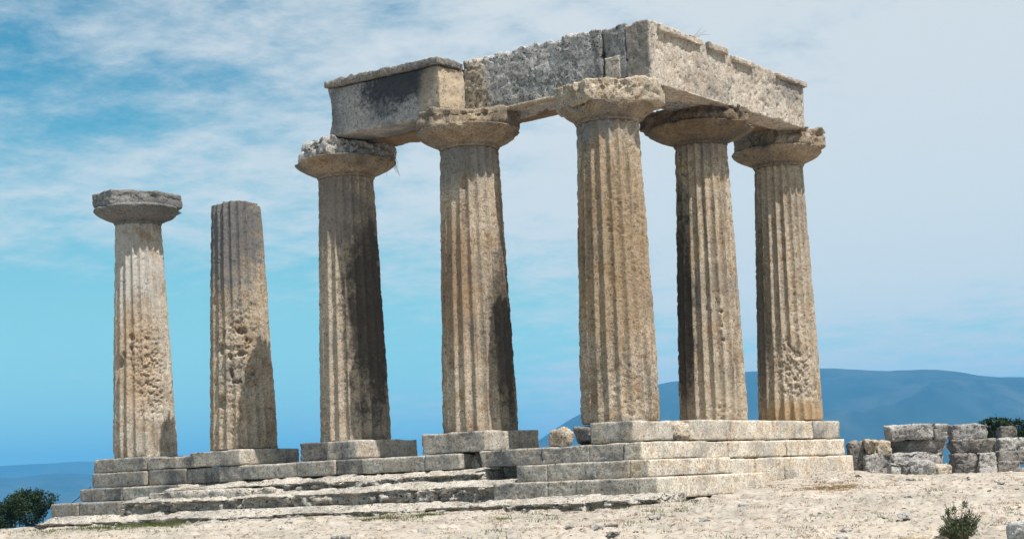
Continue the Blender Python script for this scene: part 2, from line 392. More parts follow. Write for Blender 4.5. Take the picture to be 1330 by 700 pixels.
dist = np.concatenate([[0.3, 1, 2, 4], np.linspace(6, 48, 430), np.linspace(49, 80, 50), np.geomspace(83, 3500, 50)])
A, Dm = np.meshgrid(np.radians(ang), dist)
gx = CAM[0]+Dm*(np.cos(A)*FH[0]+np.sin(A)*RH[0]); gy = CAM[1]+Dm*(np.cos(A)*FH[1]+np.sin(A)*RH[1])
gz = ground_z(gx.ravel(), gy.ravel())
rc = len(ang); rr = len(dist)
gz = gz.reshape(gx.shape); far = sst(Dm, 2500, 3500); gz = gz-far*12
gv = np.stack([gx.ravel(), gy.ravel(), gz.ravel()], -1)
i = np.arange(rr-1)[:, None]*rc; j = np.arange(rc)[None, :]; j2 = (j+1) % rc
gq = np.stack([i+j, i+rc+j, i+rc+j2, i+j2], -1).reshape(-1, 4)
gq = gq[:, ::-1]
go = link('ground', mesh_np('ground', gv, gq, M['ground'])); tag(go, kind='structure')
# make sure normals face up
def gzat(x, y): return float(ground_z(np.array([x]), np.array([y]))[0])
S_ = 9100
link('sea', mesh_np('sea', [(-S_, -S_, -85), (S_, -S_, -85), (S_, S_, -85), (-S_, S_, -85)], [(0, 1, 2, 3)], M['sea']))['kind'] = 'structure'

def px_dir(px, py):
    d = _F+_R*(px-665)/FPX+_U*(CYPX-py)/FPX; return d
def at(px, py, depth): return CAM+px_dir(px, py)*depth
def range_mesh(name, crest, d0, d1, d2, seed, rough=.26):
    """a mountain range: crest follows bearings, slopes down in front and behind"""
    px = np.array([c[0] for c in crest], float); py = np.array([c[1] for c in crest], float)
    na, nd = 260, 70
    pp = np.linspace(px[0], px[-1], na); yy = np.interp(pp, px, py)
    # smooth
    k = np.ones(7)/7; yy = np.convolve(np.pad(yy, 3, mode='edge'), k, 'valid')
    dirs = np.array([px_dir(a, b) for a, b in zip(pp, yy)])
    hz = np.hypot(dirs[:, 0], dirs[:, 1]); slope = dirs[:, 2]/hz; ux = dirs[:, 0]/hz; uy = dirs[:, 1]/hz
    top = CAM[2]+slope*d1
    t = np.concatenate([np.linspace(0, 1, 45), np.linspace(1, 2, 25)[1:]]); nd = len(t)
    D = np.where(t < 1, d0+(d1-d0)*t, d1+(d2-d1)*(t-1))
    prof = np.where(t < 1, np.sin(np.minimum(t, 1)*math.pi/2)**1.15, np.cos(np.clip(t-1, 0, 1)*math.pi/2))
    X = ux[None, :]*D[:, None]+CAM[0]; Y = uy[None, :]*D[:, None]+CAM[1]
    base = -90.0
    p = np.stack([X.ravel(), Y.ravel(), np.zeros(X.size)], -1)
    rid = np.abs(fbm(p, 1/1100., 6, seed, .58)-.5)*2
    H = base+(top-base)[None, :]*prof[:, None]
    H = H - (1-np.clip(prof[:, None]**4, 0, 1))*(rid.reshape(X.shape))*(top-base)[None, :]*rough*6*prof[:, None]
    H = H + (fbm(p, 1/260., 4, seed+3).reshape(X.shape)-.5)*(top-base)[None, :]*.05
    v = np.stack([X.ravel(), Y.ravel(), H.ravel()], -1)
    i = np.arange(nd-1)[:, None]*na; j = np.arange(na-1)[None, :]
    q = np.stack([i+j, i+j+1, i+na+j+1, i+na+j], -1).reshape(-1, 4)
    o = link(name, mesh_np(name, v, q, M['far'])); tag(o, kind='structure'); return o
range_mesh('mountain', [(560, 640), (640, 615), (703, 571), (740, 545), (790, 521), (860, 499), (905, 494), (960, 486), (1010, 483), (1070, 481), (1120, 481), (1165, 482), (1205, 479), (1240, 482), (1290, 490), (1330, 489), (1420, 500), (1560, 540), (1700, 600)], 2900, 4600, 7000, 51)
range_mesh('hills', [(-420, 640), (-200, 622), (-60, 618), (20, 620), (70, 614), (110, 615), (160, 622), (240, 640), (330, 655)], 4300, 5400, 6500, 61)
range_mesh('far_hills', [(-520, 610), (-200, 598), (-40, 607), (30, 603), (60, 602), (110, 599), (170, 604), (300, 612), (440, 628), (520, 645)], 6700, 7700, 8800, 71)

hz = newmat('haze_air')[0]; nth = hz.node_tree; nth.nodes.clear()
ho = N(nth, 'ShaderNodeOutputMaterial'); pv = N(nth, 'ShaderNodeVolumePrincipled')
pv.inputs['Color'].default_value = (.13, .53, 1.0, 1); pv.inputs['Density'].default_value = 1.9e-4
nth.links.new(pv.outputs[0], ho.inputs['Volume'])
hv, hq = box_surface((-9200, -9200, -98), (9200, 9200, 300), 90000)
hob = link('haze', mesh_np('haze', hv, hq, hz, smooth=False)); tag(hob, kind='stuff')

# ------------------------------------------------------------------ columns
NF = 20
def shaft_mesh(name, mat, H, rb, rn, seed, cx, cy, rough=(), gashes=(), nicks=.5, pit=.035, top_break=0.0, z0=0.0):
    cols = NF*10; rows = 215
    zs = np.linspace(z0, H, rows)
    # cylinder grid in one go
    th = np.arange(cols)*2*math.pi/cols
    def rf(t, z):
        h = np.clip(z/H, 0, 1); rad = rb+(rn-rb)*(h**1.12)
        u = (t*NF/(2*math.pi)) % 1.0
        fl = (1-(2*u-1)**2)
        p = np.stack([np.cos(t)*rad+cx, np.sin(t)*rad+cy, z], -1)
        e = sst(fbm(p, (1.1, 1.1, .55), 4, seed, .6), .53, .72)*.5
        loc = np.zeros_like(t)
        for (ta, za, wt, wz, k) in rough:
            dt = (t-ta+math.pi) % (2*math.pi)-math.pi
            g = np.exp(-np.abs(dt/wt)**2.4-np.abs((z-za)/wz)**2.4)
            g = g*sst(fbm(p, 2.4, 4, seed+40)+g*.40, .52, .74)
            loc = np.maximum(loc, g*k)
        e = np.clip(np.maximum(e*nicks, loc), 0, 1)
        flute = .110*fl*(rad/rb)
        arris = np.abs(2*u-1)**6
        nick = arris*.015*sst(fbm(p, (9, 9, 7), 3, seed+7, .65), .5-.10*nicks, .62)
        r = rad - (1-e)*(flute+nick) - e*(.045+.014*(fbm(p, 7., 4, seed+3, .65)-.3)) 
        r = r - loc*(.045+.060*sst(fbm(p, (9, 9, 13), 5, seed+11, .8), .53, .58)+.02*sst(fbm(p, (3, 3, 6), 3, seed+15), .5, .56))
        r = r - pit*.7*sst(fbm(p, (11, 11, 13), 4, seed+5, .7), .58, .72)*(.25+1.2*e+.5*sst(vnoise(p, .9, seed+44), .5, .8)) - .009*(fbm(p, 13.0, 3, seed+6, .7)-.5)
        # drum joints and the worn foot
        r = r - .06*np.exp(-(z-z0)/.10)*sst(fbm(p, 2.5, 3, seed+8), .40, .70)
        for (ta, za, wt, wz, k) in gashes:
            dt = (t-ta+math.pi) % (2*math.pi)-math.pi
            zw = (z-za)+.06*(fbm(p, 5.0, 2, seed+13)-.5)
            g = np.clip(1.25-(dt/wt)**2-(zw/wz)**2+.5*(fbm(p, 9.0, 2, seed+14)-.5), 0, 1)
            r = r - k*sst(g, .15, .6)
        return r
    v, q, t = radial(cols, zs, rf, 5)
    if top_break:
        n = fbm(v+seed, 2.2, 4, seed+21)
        v[:, 2] -= np.where(v[:, 2] > H-.35, (n-.3)*top_break*sst(v[:, 2], H-.35, H), 0)
    return mesh_np(name, v, q, mat, t)

def echinus_mesh(name, mat, rn, seed, rmax=1.2, hh=.44, cx=0, cy=0, bite=()):
    zs = [0, .012, .03, .05, .06, .075, .09] + list(np.linspace(.10, hh, 20))
    prof_z = [0, .03, .05, .06, .08, .10, .16, .22, .28, .34, .385, .42, hh]
    w_ = rmax-rn; prof_r = [rn, rn+.02, rn+.005, rn+.035, rn+.02, rn+.06, rn+.36*w_, rn+.60*w_, rn+.79*w_, rn+.93*w_, rmax, rmax-.01, rmax-.09]
    def rf(t, z):
        r = np.interp(z, prof_z, prof_r)
        p = np.stack([np.cos(t)*r+cx, np.sin(t)*r+cy, z], -1)
        r = r - .09*sst(fbm(p, 1.8, 4, seed), .52, .66)*sst(z, .1, .35) - .05*(fbm(p, 5., 4, seed+2, .65)-.4) - .02*sst(fbm(p, 11., 2, seed+3), .6, .8)
        for (ta, wt, k) in bite:
            dt = (t-ta+math.pi) % (2*math.pi)-math.pi
            r = r - k*np.exp(-(dt/wt)**4)*sst(z, .12, .38)*(.6+.8*fbm(p, 3., 3, seed+4))
        return r
    v, q, t = radial(150, zs, rf, 5)
    return mesh_np(name, v, q, mat, t)

def poly_r(poly):
    P = np.array(poly, float); Q = np.roll(P, -1, 0)
    def f(th):
        d = np.stack([np.cos(th), np.sin(th)], -1); best = np.full(len(th), 1e9)
        for a, b in zip(P, Q):
            e = b-a; n = np.array([e[1], -e[0]]); den = d@n; num = a@n
            tt = np.where(np.abs(den) > 1e-9, num/np.where(np.abs(den) > 1e-9, den, 1), 1e9)
            best = np.where((tt > 0) & (tt < best), tt, best)
        return best
    return f
def abacus_mesh(name, mat, poly, h, seed, rough=.02, cx=0, cy=0, tilt=0.0, chip=.08):
    pr = poly_r(poly); zs = list(np.linspace(0, h, 16))
    def rf(t, z):
        r = pr(t); p = np.stack([np.cos(t)*r+cx, np.sin(t)*r+cy, z], -1)
        edge = np.minimum(z, h-z)
        rl = .02+chip*sst(fbm(p, 2.2, 3, seed), .45, .7)
        r = r - np.where(edge < rl, rl-np.sqrt(np.maximum(0, rl**2-(rl-edge)**2)), 0)
        return r - rough*3.2*(fbm(p, 3.0, 5, seed+1, .66)-.35) - rough*1.5*sst(fbm(p, 8., 3, seed+2), .52, .62) - min(.10, rough*2.5)*sst(fbm(p, 1.7, 2, seed+3), .56, .62)*sst(z, h*.3, h*.6)
    v, q, t = radial(260, zs, rf, 14)
    n = fbm(v+seed, 2.4, 4, seed+5)
    v[:, 2] += np.where(v[:, 2] > h*.6, -(n-.35)*(rough+.02)*4, 0)+tilt*v[:, 0]
    return mesh_np(name, v, q, mat, t)

def cam_th(x, y): return math.atan2(CAM[1]-y, CAM[0]-x)     # bearing towards the photographer

def column(x, y, z0, zn, rb, rn, mat, label, seed, cap=None, **kw):
    c = thing('stone_column', (x, y, z0), label, 'column', 'standing temple columns')
    link('shaft', shaft_mesh('shaft', mat, zn-z0, rb, rn, seed, x, y, **kw), c)
    if cap:
        e = link('capital', echinus_mesh('capital', cap['mat'], rn, seed+60, cap.get('rmax', 1.2), cap.get('hh', .44), x, y, cap.get('bite', ())), c, (0, 0, zn-z0))
        link('abacus', abacus_mesh('abacus', cap['amat'], cap['poly'], cap['h'], seed+70, cap.get('rough', .02), x, y, cap.get('tilt', 0), cap.get('chip', .08)), e, (0, 0, cap.get('hh', .44)-.012))
    return c

t0 = cam_th(0, 0)
column(0.0, 0.0, -.01, 6.26, .852, .665, M['col0'], 'massive ochre fluted corner column nearest the camera, rough foot and broken light capital', 100,
       cap=dict(mat=M['cap'], amat=M['cap_light'], rmax=1.04, hh=.34, h=.52, rough=.03, chip=.06, bite=[(t0+.35, .5, .16), (t0-.75, .35, .14)],
                poly=[(-.90, -.62), (.16, -1.02), (1.16, .16), (1.0, .72), (.3, 1.1), (-1.1, 1.1), (-1.1, -.2)]),
       rough=[(t0+.2, .6, 1.5, .8, .35), (t0+.75, 2.2, .3, 2.6, .25)], nicks=.75, pit=.05)
t1 = cam_th(-3.8, 0)
column(-3.83, 0.0, -.01, 6.36, .862, .67, M['col1'], 'fluted column with a darkened right edge, second from the corner along the left row', 130,
       cap=dict(mat=M['cap'], amat=M['cap'], rmax=1.2, h=.43, hh=.42, rough=.03,
                poly=[(1.2, -.12), (-.1, -1.2), (-.62, -1.1), (-1.12, -.3), (-1.1, 1.1), (.6, 1.1), (1.18, .45)]),
       nicks=.7, pit=.04, rough=[(t1+.6, 2.2, .25, 1.2, .3)])
t2 = cam_th(-7.7, 0)
column(-7.75, 0.0, -.02, 6.31, .868, .675, M['col2'], 'fluted column half in shade under the left end of the beams, third from the corner', 160,
       cap=dict(mat=M['cap'], amat=M['rubble'], rmax=1.24, h=.50, hh=.40, rough=.05, chip=.12, bite=[(t2-1.3, .25, .1)],
                poly=[(.5, -1.12), (-.55, -1.08), (-1.0, -.62), (-1.12, .2), (-1.1, 1.1), (.7, 1.1), (1.15, .5)]),
       nicks=.45, pit=.03)
t3 = cam_th(-11.76, 0)
column(-11.76, 0.0, -.04, 6.30, .872, .648, M['col3'], 'broken fluted column without a capital, pocked with dark hollows', 190,
       rough=[(t3+.0, 2.3, .8, 1.7, .75), (t3-.9, 3.0, .25, 3.2, .4)], nicks=.8, pit=.05, top_break=.14,
       gashes=[(t3+.05, 2.98, .22, .09, .16), (t3+.02, 2.42, .18, .07, .14), (t3-.42, 2.35, .11, .09, .13), (t3-.38, 1.95, .10, .14, .13), (t3-.8, 2.55, .14, .16, .14),
               (t3-.8, 1.2, .22, .18, .14), (t3+.42, 1.9, .1, .08, .1), (t3-.2, 1.7, .2, .05, .1), (t3-.65, 2.95, .1, .1, .1), (t3+.25, 2.75, .06, .05, .09)])
t4 = cam_th(-15.8, 0)
column(-15.80, 0.0, -.08, 6.30, .872, .625, M['col4'], 'pale fluted column standing alone at the far left with its dark capped capital', 220,
       cap=dict(mat=M['cap_grey'], amat=M['cap_grey'], rmax=1.2, h=.42, hh=.46, rough=.014, chip=.05, tilt=-.05,
                poly=[(-.75, -.95), (.3, -1.15), (1.15, -.1), (1.05, .72), (.2, 1.15), (-.9, 1.0), (-1.15, .1)]),
       rough=[(t4+.35, 2.2, .75, 1.3, .95), (t4-.3, 3.0, .3, .7, .7)], nicks=.45, pit=.05,
       gashes=[(t4-.42, 3.25, .12, .08, .12), (t4-.45, 2.95, .08, .09, .11), (t4-.75, 2.8, .13, .08, .12), (t4-.95, 2.6, .15, .18, .12), (t4+.1, 2.2, .08, .04, .07), (t4+.3, 1.7, .1, .04, .07), (t4+.4, 2.6, .08, .04, .06)])
s1 = cam_th(0, 3.7)
column(0.0, 3.72, .03, 6.33, .79, .60, M['side1'], 'fluted column streaked black on its left edge, middle one of the right-hand row', 250,
       cap=dict(mat=M['cap_dark'], amat=M['cap_dark'], rmax=1.24, h=.44, hh=.40, rough=.04, chip=.14, bite=[(s1+.55, .3, .08)],
                poly=[(-.95, -1.12), (.6, -1.12), (1.12, -.42), (1.1, .35), (.5, 1.1), (-1.2, 1.1), (-1.25, -.5)]),
       nicks=.5, pit=.04, gashes=[(s1+.45, 2.45, .09, .05, .1), (s1+.45, 1.8, .09, .04, .1), (s1+.42, 2.1, .06, .04, .07)], rough=[(s1+.1, .2, .8, .35, .4)])
s2 = cam_th(0, 7.36)
column(0.0, 7.36, .04, 6.32, .80, .60, M['side2'], 'fluted column with a deeply worn lower face and smooth foot, last of the right-hand row', 280,
       cap=dict(mat=M['cap'], amat=M['cap'], rmax=1.14, h=.46, hh=.42, rough=.04, chip=.12,
                poly=[(-.7, -.95), (.6, -1.05), (1.12, -.3), (1.15, .38), (.5, 1.1), (-1.1, 1.1), (-1.1, -.2)]),
       nicks=.45, pit=.04, rough=[(s2+.3, 1.35, .85, .95, 1.0), (s2+.5, 2.8, .3, 1.6, .3)])

# ------------------------------------------------------------------ entablature
def skew_z(x0, x1, axis, b0, b1, t0_, t1_, zb, zt):
    def f(v):
        u = (v[:, axis]-x0)/(x1-x0); w = (v[:, 2]-zb)/(zt-zb)
        v = v.copy(); v[:, 2] = (b0+(b1-b0)*u)*(1-w)+(t0_+(t1_-t0_)*u)*w
        return v
    return f
def centred(v):
    c = np.array([(v[:, 0].min()+v[:, 0].max())/2, (v[:, 1].min()+v[:, 1].max())/2, v[:, 2].min()]); return v-c, c
def stone_thing(name, v, q, mat, label, cat, group=None):
    w, c = centred(v)
    o = link(name, mesh_np(name, w, q, mat), None, tuple(c)); return tag(o, label, cat, group, 'thing')
def topwear(k, seed, zt, w0=.25):
    k = k*1.3
    def f(v):
        v = v.copy(); n = fbm(v+seed, 2.2, 4, seed); n2 = sst(fbm(v, 8., 3, seed+2), .4, .6)
        v[:, 2] -= sst(v[:, 2], zt-w0, zt)*(k*(n-.3)+k*.5*(n2-.5)); return v
    return f
G_BEAM = 'beam blocks lying on the columns'
# outer block over the two left columns, with its intact projecting fillet
v, q = rough_block((-7.42, -.85, 7.1), (-3.82, .052, 8.30), .035, .03, .014, 301, chip=.05, pit=.014)
def hollow(v):
    v = v.copy(); u = sst(-v[:, 0], 7.0, 7.42); w = (v[:, 2]-7.1)/1.2
    v[:, 0] += u*.10*np.sin(np.clip(w, 0, 1)*math.pi)
    # the broken right-hand end is ragged
    e = sst(v[:, 0], -4.05, -3.82); n = fbm(v, 3.0, 4, 305); v[:, 0] -= e*.14*n
    return v
v = hollow(v); v = skew_z(-7.42, -3.82, 0, 7.17, 7.03, 8.33, 8.19, 7.1, 8.30)(v)
blk = stone_thing('beam_block', v, q, M['beam_left'], 'dark stained smooth beam block with a ledge on top, leftmost of the beams', 'beam', G_BEAM)
fv, fq = rough_block((-7.46, -.965, 8.31), (-3.84, -.04, 8.47), .03, .03, .016, 311, chip=.07, pit=.02)
fv = skew_z(-7.46, -3.84, 0, 8.335, 8.195, 8.50, 8.36, 8.31, 8.47)(fv)
fv[:, 2] += sst(fv[:, 2], 8.3, 8.4)*.12*(fbm(fv, 7., 4, 313, .7)-.5)
fo = link('fillet', mesh_np('fillet', fv-np.array(blk.location), fq, M['rubble_dark']), blk)
v, q = rough_block((-7.36, .062, 7.1), (-3.99, .9, 8.36), .06, .04, .02, 321, chip=.08)
v = skew_z(-7.36, -3.99, 0, 7.12, 7.0, 8.42, 8.30, 7.1, 8.36)(v)
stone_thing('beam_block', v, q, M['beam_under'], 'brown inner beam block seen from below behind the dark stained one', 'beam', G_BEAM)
# long eroded block
v, q = rough_block((-3.97, .06, 7.1), (-.145, .86, 8.42), .03, .03, .035, 331, chip=.06, pit=.035, pits=9.0)
v = skew_z(-3.80, -.17, 0, 7.06, 7.05, 8.50, 8.38, 7.1, 8.42)(v); v = topwear(.09, 333, 8.42)(v)
lb = stone_thing('beam_block', v, q, M['beam_rough'], 'long pockmarked grey beam block between the second left column and the corner', 'beam', G_BEAM)
lv, lq = rough_block((-2.7, -.06, 7.07), (-1.15, .10, 7.16), .03, .02, .012, 335, chip=.03, pit=.01)
link('lower_lip', mesh_np('lower_lip', lv-np.array(lb.location), lq, M['cap_light']), lb)
v, q = rough_block((-3.80, .89, 7.1), (-.17, 1.35, 8.30), .07, .05, .02, 337, chip=.10)
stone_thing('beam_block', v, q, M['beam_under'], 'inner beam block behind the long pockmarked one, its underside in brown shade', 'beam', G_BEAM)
# side beams
v, q = rough_block((-.14, .13, 7.1), (.455, 3.28, 8.35), .035, .012, .022, 341, chip=.03, pit=.03, pits=10.)
v = skew_z(.13, 3.28, 1, 7.0, 7.02, 8.36, 8.30, 7.1, 8.35)(v); v = topwear(.07, 343, 8.36)(v)
stone_thing('beam_block', v, q, M['beam_rough'], 'inner beam block whose dark end shows left of the top corner, above the corner column', 'beam', G_BEAM)
ib = [o for o in COL.objects if o.get('label', '').startswith('inner beam block whose dark end')][0]
iv, iq = rough_block((-.08, .105, 7.22), (.30, .2, 7.72), .03, .006, .006, 349, chip=.02)
link('repair_patch', mesh_np('repair_patch', iv-np.array(ib.location), iq, M['step_grey']), ib)
v, q = rough_block((.458, .12, 7.1), (1.05, 3.275, 8.30), .03, .012, .020, 351, chip=.04, pit=.03, pits=11.)
v = skew_z(.12, 3.26, 1, 6.99, 7.02, 8.32, 8.26, 7.1, 8.30)(v); v = topwear(.06, 353, 8.32)(v)
cb = stone_thing('beam_block', v, q, M['beam_side'], 'sunlit beam block forming the highest corner, facing right above the corner column', 'beam', G_BEAM)
for a, b_, sd_ in ((.45, 2.15, 355), (2.35, 3.2, 356)):
    fv, fq = rough_block((1.0, a, 8.12), (1.16, b_, 8.30), .03, .03, .02, sd_, chip=.08, pit=.02)
    link('fillet', mesh_np('fillet', fv-np.array(cb.location), fq, M['beam_side']), cb)
v, q = rough_block((-.14, 3.31, 7.1), (.44, 6.84, 8.25), .07, .03, .022, 361, chip=.07)
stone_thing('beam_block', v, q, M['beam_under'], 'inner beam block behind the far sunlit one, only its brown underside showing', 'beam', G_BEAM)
v, q = rough_block((.458, 3.28, 7.1), (1.05, 6.86, 8.25), .03, .02, .024, 371, chip=.05, pit=.035, pits=10.)
v = skew_z(3.29, 6.86, 1, 7.03, 7.06, 8.25, 8.17, 7.1, 8.25)(v); v = topwear(.08, 373, 8.25)(v)
fb = stone_thing('beam_block', v, q, M['beam_side'], 'worn sunlit beam block over the two far columns of the right-hand row', 'beam', G_BEAM)
for a, b_, sd_ in ((3.5, 4.4, 375), (5.5, 6.92, 376)):
    fv, fq = rough_block((1.0, a, 8.05), (1.15, b_, 8.20), .03, .03, .02, sd_, chip=.08, pit=.02)
    link('fillet', mesh_np('fillet', fv-np.array(fb.location), fq, M['beam_side']), fb)

# ------------------------------------------------------------------ platform
rnd = random.Random(4)
def block(name, lo, hi, mat, label, cat, group=None, seed=None, res=.05, **kw):
    seed = seed or rnd.randint(1, 9999)
    v, q = rough_block(lo, hi, res, seed=seed, **{**dict(r=.012, amp=.012, chip=.045, pit=.02), **kw})
    return stone_thing(name, v, q, mat, label, cat, group)
G_PED = 'base blocks carrying the columns'
def row(names, cuts, ylo, yhi, z0, z1, mats, labels, cat, group, axis=0, **kw):
    for k in range(len(cuts)-1):
        a, b = cuts[k]+.002, cuts[k+1]-.002
        dz = rnd.uniform(-.012, .0); dy = rnd.uniform(-.02, .02)
        if axis == 0: lo, hi = (a, ylo+dy, z0), (b, yhi, z1+dz)
        else: lo, hi = (ylo, a, z0), (yhi+dy, b, z1+dz)
        block(names, lo, hi, mats[k % len(mats)], labels[k], cat, group, **kw)
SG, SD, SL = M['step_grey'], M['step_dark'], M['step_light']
ORD = ['first', 'second', 'third', 'fourth', 'fifth', 'sixth', 'seventh', 'eighth', 'ninth', 'tenth']
# base blocks
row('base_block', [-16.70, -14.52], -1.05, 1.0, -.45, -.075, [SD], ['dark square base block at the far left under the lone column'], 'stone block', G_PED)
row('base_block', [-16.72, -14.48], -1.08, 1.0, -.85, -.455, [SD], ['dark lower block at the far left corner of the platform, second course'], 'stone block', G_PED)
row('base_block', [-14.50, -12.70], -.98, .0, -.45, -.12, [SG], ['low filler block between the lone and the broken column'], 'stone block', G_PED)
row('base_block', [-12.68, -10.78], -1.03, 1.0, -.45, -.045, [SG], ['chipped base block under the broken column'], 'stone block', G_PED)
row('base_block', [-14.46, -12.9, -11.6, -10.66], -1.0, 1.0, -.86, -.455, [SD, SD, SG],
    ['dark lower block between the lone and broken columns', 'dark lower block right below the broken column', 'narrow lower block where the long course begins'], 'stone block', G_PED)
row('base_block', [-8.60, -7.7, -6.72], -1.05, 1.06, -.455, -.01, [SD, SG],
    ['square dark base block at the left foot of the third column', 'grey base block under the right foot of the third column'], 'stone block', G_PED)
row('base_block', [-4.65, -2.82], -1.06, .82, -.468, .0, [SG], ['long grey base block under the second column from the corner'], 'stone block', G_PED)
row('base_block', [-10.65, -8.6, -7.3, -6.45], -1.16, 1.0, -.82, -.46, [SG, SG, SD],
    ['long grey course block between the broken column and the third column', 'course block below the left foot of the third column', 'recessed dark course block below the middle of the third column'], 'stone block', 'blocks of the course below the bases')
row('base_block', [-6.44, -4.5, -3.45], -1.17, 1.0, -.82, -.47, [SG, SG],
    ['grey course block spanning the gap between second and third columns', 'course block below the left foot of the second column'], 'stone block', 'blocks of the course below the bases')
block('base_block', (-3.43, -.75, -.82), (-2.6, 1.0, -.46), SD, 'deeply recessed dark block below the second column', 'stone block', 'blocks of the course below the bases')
# corner
block('base_block', (-.05, -1.05, -.44), (1.0, .45, -.01), SG, 'squared grey base block under the front of the corner column', 'stone block', G_PED, r=.015, chip=.04)
block('broken_stone', (-.60, -1.0, -.46), (-.07, .3, -.04), M['rubble'], 'rounded broken stone left of the squared corner base block', 'stone', None, r=.12, amp=.05, chip=.2, res=.035)
block('broken_stone', (.42, .47, -.44), (1.12, .98, -.03), M['boulder'], 'lumpy ochre stone filling the hole right of the corner base block', 'stone', None, r=.16, amp=.06, chip=.12, res=.03)
block('broken_stone', (-.85, -.3, -.45), (.4, .95, -.022), SG, 'hidden core stone under the back of the corner column', 'stone', None)
block('broken_stone', (-.92, -1.42, -.47), (-.44, -1.0, -.09), M['boulder'], 'white jagged rock lying left of the corner column against the mountain', 'rock', None, r=.13, amp=.07, chip=.16, res=.03)
# side base blocks under the right-hand row
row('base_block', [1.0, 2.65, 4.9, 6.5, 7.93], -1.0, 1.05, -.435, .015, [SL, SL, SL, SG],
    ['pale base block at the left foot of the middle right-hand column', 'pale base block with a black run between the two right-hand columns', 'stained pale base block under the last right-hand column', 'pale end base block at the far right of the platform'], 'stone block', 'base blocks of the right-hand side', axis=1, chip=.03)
# steps: each course is a step made of jointed blocks
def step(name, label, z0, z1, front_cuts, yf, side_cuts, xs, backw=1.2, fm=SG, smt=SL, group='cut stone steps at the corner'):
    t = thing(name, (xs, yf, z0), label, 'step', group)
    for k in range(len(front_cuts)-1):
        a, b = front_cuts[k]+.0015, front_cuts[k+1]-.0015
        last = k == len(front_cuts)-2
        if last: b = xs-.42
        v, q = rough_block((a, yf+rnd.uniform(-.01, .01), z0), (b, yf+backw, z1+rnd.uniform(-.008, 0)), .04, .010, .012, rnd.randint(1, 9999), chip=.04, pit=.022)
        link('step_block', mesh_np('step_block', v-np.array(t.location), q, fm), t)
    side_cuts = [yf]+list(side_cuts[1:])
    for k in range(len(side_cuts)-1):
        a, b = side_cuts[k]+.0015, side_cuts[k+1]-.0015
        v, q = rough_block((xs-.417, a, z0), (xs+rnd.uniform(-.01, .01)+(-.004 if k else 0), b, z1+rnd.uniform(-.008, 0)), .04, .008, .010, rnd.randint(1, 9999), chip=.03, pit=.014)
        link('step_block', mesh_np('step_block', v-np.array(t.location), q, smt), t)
    return t
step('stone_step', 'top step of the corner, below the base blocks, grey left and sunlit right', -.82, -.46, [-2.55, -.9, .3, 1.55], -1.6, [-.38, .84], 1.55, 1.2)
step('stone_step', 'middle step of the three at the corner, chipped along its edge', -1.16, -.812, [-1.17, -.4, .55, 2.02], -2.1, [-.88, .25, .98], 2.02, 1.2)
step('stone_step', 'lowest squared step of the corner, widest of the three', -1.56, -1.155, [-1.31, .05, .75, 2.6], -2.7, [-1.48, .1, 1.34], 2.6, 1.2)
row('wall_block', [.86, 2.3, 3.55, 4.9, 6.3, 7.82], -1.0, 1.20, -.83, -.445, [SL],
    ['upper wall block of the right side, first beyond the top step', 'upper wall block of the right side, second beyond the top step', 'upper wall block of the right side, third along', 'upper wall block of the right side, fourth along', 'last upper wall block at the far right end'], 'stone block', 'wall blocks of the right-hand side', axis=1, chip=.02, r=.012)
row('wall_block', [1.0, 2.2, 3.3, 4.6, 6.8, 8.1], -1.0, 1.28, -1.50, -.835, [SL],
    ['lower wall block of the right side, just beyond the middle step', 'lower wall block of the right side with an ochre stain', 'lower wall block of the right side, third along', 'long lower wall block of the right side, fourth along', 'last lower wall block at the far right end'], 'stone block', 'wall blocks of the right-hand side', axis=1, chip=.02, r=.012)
# floor inside
v, q = rough_block((-16.4, -.8, -1.6), (.9, 7.9, -.50), .12, .1, .04, 501, chip=.1)
# taken down a little under the column bases so nothing shares a plane
fl = link('temple_floor', mesh_np('temple_floor', v, q, M['slab'])); tag(fl, kind='structure')

# eroded rock ledges on the left
def ledge(cuts, yf, z0, z1, yb, who, level, zslope=0.0):
    for k in range(len(cuts)-1):
        a, b = cuts[k], cuts[k+1]
        sd_ = rnd.randint(1, 9999)
        zz = z1+zslope*(a+b)/2
        v, q = rough_block((a-.12, yf+rnd.uniform(-.10, .10), z0), (b+.12, yb+rnd.uniform(0, .1), zz+rnd.uniform(-.03, .02)), .04, .03, .045, sd_, chip=.10, pit=.06, pits=6.0)
        n = fbm(v, (1.0, 1.0, 2.5), 4, sd_+8, .6); fr = sst(-v[:, 1], -yf-.6, -yf); n2 = fbm(v, (3.5, 3.5, 6), 4, sd_+9, .65)
        up = np.clip((v[:, 2]-(zz-.22))/.22, 0, 1)
        v[:, 1] += fr*(.13*n+.10*(n2-.3)+.20*(1-up)*sst(n2, .35, .6))
        v[:, 2] -= up*sst(-v[:, 1], -yf-.75, -yf+.02)*(.10+.10*n+.06*(n2-.5))
        stone_thing('rock_slab', v, q, M['slab'], 'weathered slab of the '+level+', '+who[k], 'rock slab', 'worn rock ledges on the left')
W1 = ['below the second column', 'below the gap between second and third columns', 'below the third column', 'between the third and the broken column', 'below the broken column', 'at its far left end']
ledge([-2.55, -4.6, -6.7, -8.8, -10.6, -12.9][::-1], -1.85, -1.3, -.80, -1.0, W1[:5][::-1], 'top worn ledge', 0.004)
ledge([-1.35, -3.3, -5.0, -6.9, -9.4, -11.9, -13.6][::-1], -2.55, -1.9, -1.05, -1.6, W1[::-1], 'middle worn ledge', 0.008)
block('rock_slab', (-13.0, -2.15, -1.35), (-8.3, -1.6, -1.03), M['slab'], 'thin intermediate slab on the middle ledge below the broken column', 'rock slab', 'worn rock ledges on the left', r=.06, amp=.04, chip=.12, pit=.04)
